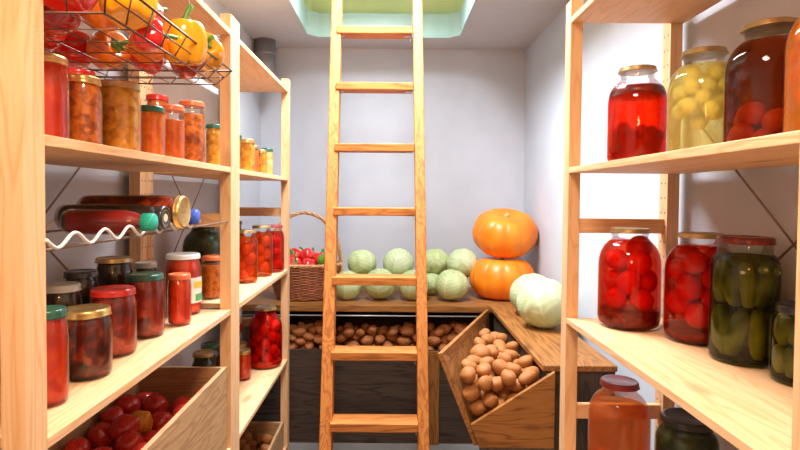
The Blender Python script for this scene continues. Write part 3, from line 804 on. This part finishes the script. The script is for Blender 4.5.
def balls(name, mat, n, rr, z0=.012, seed=1, stretch=1.0, top=False, halves=False):
    def f(t, r, h, ft, prof):
        q = random.Random(seed)
        def maxr(z):
            m = r
            for (a, za), (b, zb_) in zip(prof, prof[1:]):
                if za <= z <= zb_ and zb_ > za: m = a+(b-a)*(z-za)/(zb_-za)
            return m
        def sm(qn, s):
            a = qn.uniform(0, 2*PI); d = (r-s-.004)*math.sqrt(qn.uniform(.35 if not top else .1, 1)); return d*math.cos(a), d*math.sin(a)
        if top:
            base = lambda x, y: 0
            ls = drop(n, lambda u: u.uniform(*rr), sm, lambda x, y: h-ft+.002, q, 40, .93, ok=lambda x, y, z, s: math.hypot(x, y) < maxr(h-z)-s*.95-.003)
            ls = [(x, y, h-z, s) for x, y, z, s in ls]
        else:
            ls = drop(n, lambda u: u.uniform(*rr), sm, lambda x, y: z0, q, 90, .88, ok=lambda x, y, z, s: math.hypot(x, y) < maxr(z)-s*.95-.003, zmax=ft-.01)
        for i, (x, y, z, s) in enumerate(ls):
            key = (name, mat, i % 3)
            if key not in mesh_cache:
                bm = B(); ph = i
                blob(bm, lambda th, p: Vector((math.sin(p)*math.cos(th), math.sin(p)*math.sin(th), .93*math.cos(p)))*(1+.04*math.sin(2*th+ph)-.05*math.exp(-(p/.4)**2)), 20, 12)
                me = bpy.data.meshes.new(name); bmesh.ops.recalc_face_normals(bm, faces=bm.faces); bm.to_mesh(me); bm.free(); me.materials.append(M[mat]); mesh_cache[key] = me
            o = link(name, mesh_cache[key], t, (x, y, z)); o.scale = (s, s, s); o.rotation_euler = (q.uniform(0, 3), q.uniform(0, 3), q.uniform(0, 3))
    return f
def cukes(n, L, rr, seed, garlic=6):
    def f(t, r, h, ft, prof):
        q = random.Random(seed)
        for lvl, (zc_, m) in enumerate(((L*.5+.012, n), (L*1.45+.014, n))):
            for i in range(m):
                a = 2*PI*(i+.5*lvl)/m+q.uniform(-.1, .1); s = rr*q.uniform(.9, 1.1); d = r-s-.004
                if zc_+L*.5 > h*.80: d = min(d, r*.62)
                bm = B(); ll = L*q.uniform(.9, 1.0)
                blob(bm, lambda th, p: Vector((s*max(0, math.sin(p))**.6*math.cos(th), s*max(0, math.sin(p))**.6*math.sin(th), ll/2*math.cos(p)*(1))), 14, 12)
                o = obj('cucumber', bm, 'p_cuc2' if (i+lvl) % 3 == 0 else 'p_cuc', t, (d*math.cos(a), d*math.sin(a), zc_))
                tl = q.uniform(-.16, .16); o.rotation_euler = (tl*math.sin(a), -tl*math.cos(a), 0); 
                ax = Vector((math.cos(a), math.sin(a), 0)); o.rotation_mode = 'AXIS_ANGLE'; o.rotation_axis_angle = (q.uniform(-.35, .35), ax.x, ax.y, 0)
        for i in range(garlic):
            a = -PI/2-.6+i*2*PI/garlic*.6; bm = B()
            blob(bm, lambda th, p: Vector((.010*math.sin(p)*math.cos(th), .008*math.sin(p)*math.sin(th), .008*math.cos(p))), 10, 7)
            obj('garlic_clove', bm, 'p_gar', t, ((r*.84)*math.cos(a), (r*.84)*math.sin(a), h*.735+.006*(i % 2)))
    return f

# right unit, upper shelf
jar(.623, 1.385, ZA, .071, .249, 'big', 'gold_dull', 'tin', None, 'big jar of bright red fruit drink at the far end of the upper right shelf', .80, 'l_red', balls('plum_half', 'p_vdark', 34, (.013, .018), seed=3), toplayer=('f_plum', .09))
jar(.700, 1.225, ZA, .073, .251, 'big', 'gold_dull', 'tin', None, 'big jar of pale yellow drink with yellow fruit floating in its top half', .86, 'l_yellow', balls('yellow_fruit', 'p_yel', 26, (.0165, .0205), seed=5, top=True))
jar(.716, 1.035, ZA, .074, .251, 'big', 'gold_dull', 'tin', None, 'big jar of dark purple fruit drink between the yellow jar and the orange jar', .86, 'l_dark', balls('plum_half', 'p_dark', 13, (.019, .024), seed=6), glass='glassg')
jar(.700, .850, ZA, .073, .251, 'big', 'gold_dull', 'tin', None, 'big jar of orange fruit drink cut off at the right edge of the photo', .87, 'l_orange', balls('apricot', 'p_fruit', 26, (.018, .022), seed=7, top=True))
# right unit, middle shelf
jar(.606, 1.372, ZCs, .0755, .250, 'big', 'gold_dull', 'tin', None, 'big jar of red tomatoes at the far end of the middle right shelf', .87, 'l_tom', balls('tomato', 'p_tom', 46, (.026, .032), z0=.045, seed=11), bottom=('f_greens', .17))
jar(.711, 1.240, ZCs, .0755, .248, 'big', 'gold_dull', 'tin', None, 'big jar of red tomatoes beside the jar of pickled cucumbers', .87, 'l_tom', balls('tomato', 'p_tom', 46, (.026, .032), z0=.035, seed=12), bottom=('f_greens', .12))
jar(.712, 1.085, ZCs, .062, .251, 'wide', 'mottlelid', 'twist', None, 'tall jar of pickled cucumbers with a marbled red lid', .85, 'l_cuc', cukes(8, .10, .017, 4), glass='glassg')
jar(.728, .955, ZCs, .045, .140, 'wide', 'blacklid', 'twist', None, 'small jar of pickled cucumbers at the right edge of the middle shelf', .83, 'l_cuc', cukes(7, .055, .013, 5, 3), glass='glassg')
# right unit, lower shelf
jar(.588, 1.375, ZDr, .075, .252, 'big', 'maroon', 'twist', None, 'big jar of amber drink with a dark red lid on the lower right shelf', .74, 'l_peach', balls('apricot_half', 'p_fruit', 10, (.016, .020), seed=14))
jar(.675, 1.215, ZDr, .066, .225, 'wide', 'blacklid', 'twist', 'f_green', 'jar of dark pickles with a black lid under the middle right shelf', .90, glass='glassg')

# left near unit, upper shelf (front row from near to far)
jar(-.575, .895, ZA, .036, .145, 'small', 'gold', 'twist', 'f_red', 'red jar with a gold lid half hidden by the nearest left post', .93)
jar(-.560, .975, ZA, .034, .128, 'small', 'gold', 'twist', 'f_brown', 'brownish orange jar with a gold lid under the left end of the wire basket', .93)
jar(-.606, 1.045, ZA, .032, .155, 'small', 'redlid', 'twist', 'f_brown', 'jar with a red lid standing behind the gold-lidded brownish jar', .93)
jar(-.562, 1.115, ZA, .041, .147, 'small', 'gold_dull', 'twist', 'f_yellow', 'wide jar of yellow-orange salad with a dull lid under the wire basket', .92)
jar(-.550, 1.235, ZA, .030, .118, 'small', 'greenlid', 'twist', 'f_orange', 'orange jar with a dark green lid on the upper left shelf', .93)
jar(-.553, 1.355, ZA, .032, .140, 'small', 'orangelid', 'twist', 'f_orange', 'orange jar with a clear neck and orange-red lid on the upper left shelf', .74)
jar(-.625, 1.440, ZA, .030, .180, 'small', 'redlid', 'twist', 'f_orange', 'jar with a red lid in the second row, behind the orange jars', .93)
jar(-.563, 1.520, ZA, .036, .178, 'small', 'orangelid', 'twist', 'f_brown', 'tall brown-orange jar at the far end of the nearer upper left shelf', .80)
# left far unit, upper shelf
jar(-.590, 1.790, ZA, .028, .150, 'small', 'greenlid', 'twist', 'f_yellow', 'yellow jar with a green lid seen just left of the paired posts', .93)
jar(-.552, 2.060, ZA, .029, .130, 'small', 'gold', 'twist', 'f_yellow', 'orange-yellow jar with a gold lid just right of the paired posts', .92)
jar(-.625, 2.150, ZA, .028, .155, 'small', 'greenlid', 'twist', 'f_yellow', 'jar with a dark green lid behind the gold-lidded one near the paired posts', .92)
jar(-.565, 2.185, ZA, .026, .118, 'small', 'gold_dull', 'twist', 'f_orange', 'small orange jar in the middle of the farther upper left shelf', .92)
jar(-.548, 2.265, ZA, .022, .108, 'small', 'gold', 'twist', 'f_yellow', 'smallest yellow jar beside the green-lidded pale one on the farther shelf', .92)
jar(-.552, 2.390, ZA, .027, .125, 'small', 'greenlid', 'twist', 'f_pale', 'pale yellow jar with a dark green lid at the end of the farther upper shelf', .92)
# left near unit, middle shelf
ZL = -.34
jar(-.555, .865, ZL, .031, .155, 'small', 'greenlid', 'twist', 'f_red', 'red jar with a dark green lid half hidden by the nearest left post, lower shelf', .93)
jar(-.568, 1.000, ZL, .044, .128, 'small', 'gold', 'twist', 'f_dark', 'squat dark red jar with a gold lid at the front of the middle left shelf', .93)
jar(-.590, 1.140, ZL, .046, .141, 'small', 'redlid', 'twist', 'f_dkred', 'deep red jar with a bright red lid on the middle left shelf', .93)
jar(-.592, 1.290, ZL, .045, .150, 'small', 'greenlid', 'twist', 'f_dkred', 'deep red jar with a dark green lid next to the red-lidded one', .93)
jar(-.553, 1.402, ZL, .030, .134, 'small', 'orangelid', 'twist', 'f_red', 'slim red jar with an orange lid in front of the white-lidded jar', .93)
jar(-.594, 1.535, ZL, .049, .172, 'small', 'whitelid', 'twist', 'f_red', 'large orange-red jar with a white lid and a paper label', .93, paper=True)
jar(-.690, .975, ZL, .036, .150, 'small', 'blacklid', 'twist', 'f_black', 'dark jar with a black lid at the back, by the nearest left post', .93)
jar(-.665, 1.085, ZL, .036, .158, 'small', 'greylid', 'twist', 'f_black', 'dark jar with a grey lid behind the squat gold-lidded jar', .93)
jar(-.695, 1.205, ZL, .036, .168, 'small', 'blacklid', 'twist', 'f_black', 'dark jar with a black lid behind the bright red lid', .93)
jar(-.700, 1.360, ZL, .045, .180, 'small', 'gold_dull', 'tin', 'f_black', 'dark jar with a dull gold tin lid at the back of the middle left shelf', .93)
jar(-.668, 1.465, ZL, .030, .155, 'small', 'greylid', 'twist', 'f_black', 'narrow dark jar with a whitish lid beside the back post', .93)
# left far unit, middle shelf
jar(-.590, 1.765, ZL, .034, .140, 'small', 'orangelid', 'twist', 'f_brown', 'brown-orange jar with an orange lid seen left of the paired posts', .80)
jar(-.662, 1.895, ZL, .071, .240, 'big', 'blacklid', 'twist', 'f_green', 'big dark green jar of pickles in the shade of the farther left unit', .93, glass='glassg')
jar(-.568, 2.095, ZL, .047, .204, 'wide', 'gold_dull', 'tin', None, 'jar of orange-brown tomatoes just right of the paired posts', .86, 'l_tomo', balls('tomato', 'p_tomo', 14, (.021, .025), seed=21))
jar(-.548, 2.270, ZL, .047, .212, 'wide', 'gold_dull', 'tin', None, 'jar of orange-red tomatoes, middle one of the three on the farther shelf', .86, 'l_tomo', balls('tomato', 'p_tomo', 16, (.021, .026), seed=22))
jar(-.522, 2.390, ZL, .046, .208, 'wide', 'maroon', 'tin', None, 'jar of bright red tomatoes at the end of the farther shelf, by the basket', .86, 'l_tom', balls('tomato', 'p_tom', 16, (.021, .026), seed=23))
jar(-.655, 2.225, ZL, .044, .232, 'wide', 'blacklid', 'twist', 'f_dark', 'tall jar with a dark lid behind the orange-brown tomato jar', .93)
# left far unit, lower shelf
jar(-.556, 2.375, ZDl, .074, .262, 'big', 'gold_dull', 'tin', None, 'big jar of red tomatoes on the lower left shelf behind the ladder side', .93, 'l_tom', balls('tomato', 'p_tom', 46, (.024, .029), seed=24), bottom=('f_yellow', .10))
jar(-.604, 2.195, ZDl, .031, .122, 'small', 'gold', 'twist', 'f_red', 'nearer small red jar with a gold lid on the lower left shelf', .93)
jar(-.650, 2.300, ZDl, .034, .121, 'small', 'gold_dull', 'twist', 'f_red', 'farther small red jar on the lower left shelf beside the big tomato jar', .93)
jar(-.640, 1.830, ZDl, .042, .218, 'wide', 'gold_dull', 'tin', 'f_green', 'dark jar with a dull gold lid seen over the end of the onion crate', .93)
jar(-.668, 1.985, ZDl, .042, .205, 'wide', 'greenlid', 'twist', 'f_black', 'dark jar with a green lid behind the one at the crate end', .93)
jar(-.590, 1.745, ZDl, .036, .190, 'wide', 'greenlid', 'twist', 'f_black', 'dark green-lidded jar right behind the onion crate end board', .93)

# bottles and jars lying in the wire rack
def lying(y, zc_, x_end, r, L, kind, label, bodym, capm, cr, cl):
    t = thing('bottle' if kind == 'bottle' else 'glass_jar', label, 'bottle' if kind == 'bottle' else 'jar', (x_end-L, y, zc_+H), 'bottles and jars lying in the wire rack')
    t.rotation_euler = (0, PI/2, 0)
    bm = B()
    if kind == 'bottle': prof = [(0, .004), (r*.85, 0), (r, .008), (r, L*.66), (r*.85, L*.76), (r*.5, L*.86), (cr*.8, L*.90), (cr*.8, L-.004)]
    else: prof = jar_profile(r, L, 'small')
    lathe(bm, prof, 30); obj('glass', bm, 'glass', t)
    bm = B(); lathe(bm, clip_profile(prof, .002, L*.88), 28); obj('preserve', bm, bodym, t)
    bm = B()
    if kind == 'bottle':
        lathe(bm, [(0, L-cl), (cr, L-cl), (cr, L-.002), (cr*.92, L), (0, L)], 24)
        for i in range(24):
            a = 2*PI*i/24; tube(bm, [(cr*math.cos(a), cr*math.sin(a), L-cl), (cr*math.cos(a), cr*math.sin(a), L-.002)], .0007, 4)
        obj('cap', bm, capm, t)
    else:
        lid_mesh(bm, cr, cl, 'twist', L-cl); lo = obj('lid', bm, capm, t)
        bm = B()
        z = L-.0008
        def ring(r0, r1, n=30, z=z):
            vs = [[bm.verts.new((q*math.cos(2*PI*i/n), q*math.sin(2*PI*i/n), z)) for i in range(n)] for q in (r0, r1)]
            for i in range(n): bm.faces.new((vs[0][i], vs[0][(i+1) % n], vs[1][(i+1) % n], vs[1][i]))
        if capm == 'blacklid':
            bm.faces.new([bm.verts.new((cr*.34*math.cos(2*PI*i/20), cr*.42*math.sin(2*PI*i/20), z)) for i in range(20)])
            for i in range(24):
                a = 2*PI*i/24; p = Vector((cr*.66*math.cos(a), cr*.66*math.sin(a), z))
                bm.faces.new([bm.verts.new(p+Vector((.0011*math.cos(k*PI/2), .0011*math.sin(k*PI/2), 0))) for k in range(4)])
        else:
            ring(cr*.60, cr*.64); ring(cr*.30, cr*.34)
            for i in range(8):
                a = 2*PI*i/8; c = Vector((cr*.46*math.cos(a), cr*.46*math.sin(a), z))
                bm.faces.new([bm.verts.new(c+Vector((cr*.07*math.cos(k*PI/3), cr*.07*math.sin(k*PI/3), 0))) for k in range(6)])
            bm.faces.new([bm.verts.new((cr*.15*math.cos(2*PI*i/12), cr*.15*math.sin(2*PI*i/12), z)) for i in range(12)])
        obj('printed_emblem', bm, 'cream' if capm == 'blacklid' else 'gold_dull', lo)
    return t
lying(1.020, -.0530, -.448, .0240, .168, 'bottle', 'bottle of dark red sauce with a teal cap lying in the wire rack', 'ketchup', 'tealcap', .0165, .022)
lying(1.104, -.0480, -.462, .0270, .215, 'jar', 'dark jar lying in the rack, its black lid printed with a pale ring', 'f_black', 'blacklid', .0245, .014)
lying(1.195, -.0390, -.458, .0375, .225, 'jar', 'amber jar lying in the rack with a large gold lid facing out', 'f_dark', 'gold', .0365, .014)
lying(1.285, -.0530, -.462, .0240, .190, 'bottle', 'bottle with a blue cap lying last in the wire rack', 'f_black', 'bluecap', .0175, .022)
# keep the rack jars apart: a darker bottle further along lies out of sight of the aisle

# ------------------------------------------------------------------ crates on the lower left shelves
def crate(x0, x1, y0, y1, z0, z1, label, mat='crate', name='wooden_crate'):
    o = ((x0+x1)/2, (y0+y1)/2, z0+H)
    t = thing(name, label, 'crate', o)
    w = .012
    def pt(nm, a, m):
        bm = B(); box(bm, *a); P(nm, bm, m, t, o, bevel=.0015)
    pt('front_board', (x1-w, x1, y0, y1, z0+H, z1+H), mat+'Y'); pt('back_board', (x0, x0+w, y0, y1, z0+H, z1+H), mat+'Y')
    pt('end_board', (x0+w, x1-w, y0, y0+w, z0+H, z1+H), mat+'X'); pt('end_board', (x0+w, x1-w, y1-w, y1, z0+H, z1+H), mat+'X')
    pt('bottom_board', (x0+w, x1-w, y0+w, y1-w, z0+H, z0+H+w), mat+'Y')
    return t
oc = crate(-.745, -.482, .95, 1.575, ZDl, -.505, 'pale wooden crate of red onions on the lowest visible left shelf')
lst = drop(60, lambda q: q.uniform(.030, .038), lambda q, r: (q.uniform(-.733+r, -.494-r), q.uniform(.962+r, 1.56-r)), lambda x, y: ZDl+H+.09, rnd, 60, .96, zmax=-.56+H)
def onion_mesh(mat, s):
    bm = B(); blob(bm, lambda th, p: Vector((math.sin(p)**.9*math.cos(th), math.sin(p)**.9*math.sin(th), .9*math.cos(p)+.25*math.exp(-(p/.25)**2)))*(1+.015*math.sin(9*th)), 24, 16)
    me = bpy.data.meshes.new('onion'); bmesh.ops.recalc_face_normals(bm, faces=bm.faces); bm.to_mesh(me); bm.free(); me.materials.append(M[mat]); return me
om = [onion_mesh('onion_r', 1), onion_mesh('onion_y', 2)]
best = min(range(len(lst)), key=lambda i: abs(lst[i][0]+.60)+abs(lst[i][1]-1.36)-lst[i][2])
for i, (x, y, z, r) in enumerate(lst):
    sp = i == best
    o = link('onion', om[1 if sp else 0], None, (x, y, z)); o.scale = (r*.95,)*3; o.rotation_euler = (rnd.uniform(-1, 1), rnd.uniform(-1, 1), rnd.uniform(0, 6))
    if sp: tag(o, 'shiny yellow-red onion among the red ones in the pale crate', 'onion')
    else: tag(o, 'red onion heaped in the pale wooden crate at lower left', 'onion', 'red onions in the pale crate')
bm = B(); box(bm, -.732, -.495, .963, 1.562, ZDl+H+.078, ZDl+H+.089); P('raised_bottom', bm, 'crateY', oc, oc.location)

crate(-.745, -.49, 1.95, 2.455, -1.16, -1.04, 'low wooden crate of potatoes on the bottom left shelf')
lst = drop(44, lambda q: q.uniform(.022, .030), lambda q, r: (q.uniform(-.73+r, -.505-r), q.uniform(1.965+r, 2.44-r)), lambda x, y: -1.146+H, rnd, 50, .96, zmax=-1.0+H)
potatoes(lst, PM, 'potato in the low crate on the bottom left shelf', 'potatoes in the low crate')

# small white carton with a red stripe at the back of the lower shelf
t = thing('carton', 'white carton with a red stripe behind the jars on lower left shelf', 'box', (-.712, 2.41, ZDl+H))
bm = B(); box(bm, -.03, .03, -.045, .045, 0, .26); obj('box_body', bm, 'carton', t, bevel=.002)
bm = B(); box(bm, -.0306, .0306, -.0456, .0456, .13, .17); obj('red_stripe', bm, 'cartonr', t)

# ------------------------------------------------------------------ light
def area(name, loc, rot, sx, sy, power, col):
    l = bpy.data.lights.new(name, 'AREA'); l.shape = 'RECTANGLE'; l.size = sx; l.size_y = sy; l.energy = power; l.color = col
    o = bpy.data.objects.new(name, l); COL.objects.link(o); o.location = loc; o.rotation_euler = rot; return o
area('hatch_daylight', (-.05, 2.02, ZC+.30), (0, 0, 0), .40, 1.1, 68, (.86, .92, 1.0)).data.spread = math.radians(146)
area('overhead_fill', (0, .25, ZC-.02), (0, 0, 0), .35, .35, 26, (1.0, .82, .62))  # added overhead light for the near shelf tops; no fitting known there
pl = bpy.data.lights.new('warm_fill', 'POINT'); pl.energy = 34; pl.color = (1.0, .50, .21); pl.shadow_soft_size = .12  # added warm fill from behind the camera for shaded shelves and undersides
po = bpy.data.objects.new('warm_fill', pl); COL.objects.link(po); po.location = (-.12, -1.1, .42+H)
w = bpy.data.worlds.new('world'); S.world = w; w.use_nodes = True
w.node_tree.nodes['Background'].inputs[0].default_value = (.75, .88, 1, 1); w.node_tree.nodes['Background'].inputs[1].default_value = .6

# ------------------------------------------------------------------ camera
cam = bpy.data.cameras.new('camera'); co = bpy.data.objects.new('camera', cam); COL.objects.link(co)
cam.sensor_width = 36; cam.lens = 540/800*36
cam.shift_x = 8/800; cam.shift_y = -14.6/800; cam.clip_start = .02
co.matrix_world = Matrix.Translation((0, 0, H)) @ Matrix.Rotation(math.radians(90-1.527), 4, 'X') @ Matrix.Rotation(math.radians(.44), 4, 'Z')
S.camera = co
S.view_settings.view_transform = 'Standard'; S.view_settings.look = 'None'; S.view_settings.exposure = .0; S.view_settings.gamma = 1
S.view_settings.use_curve_mapping = False
S.cycles.transparent_max_bounces = 32; S.cycles.max_bounces = 10; S.cycles.diffuse_bounces = 3
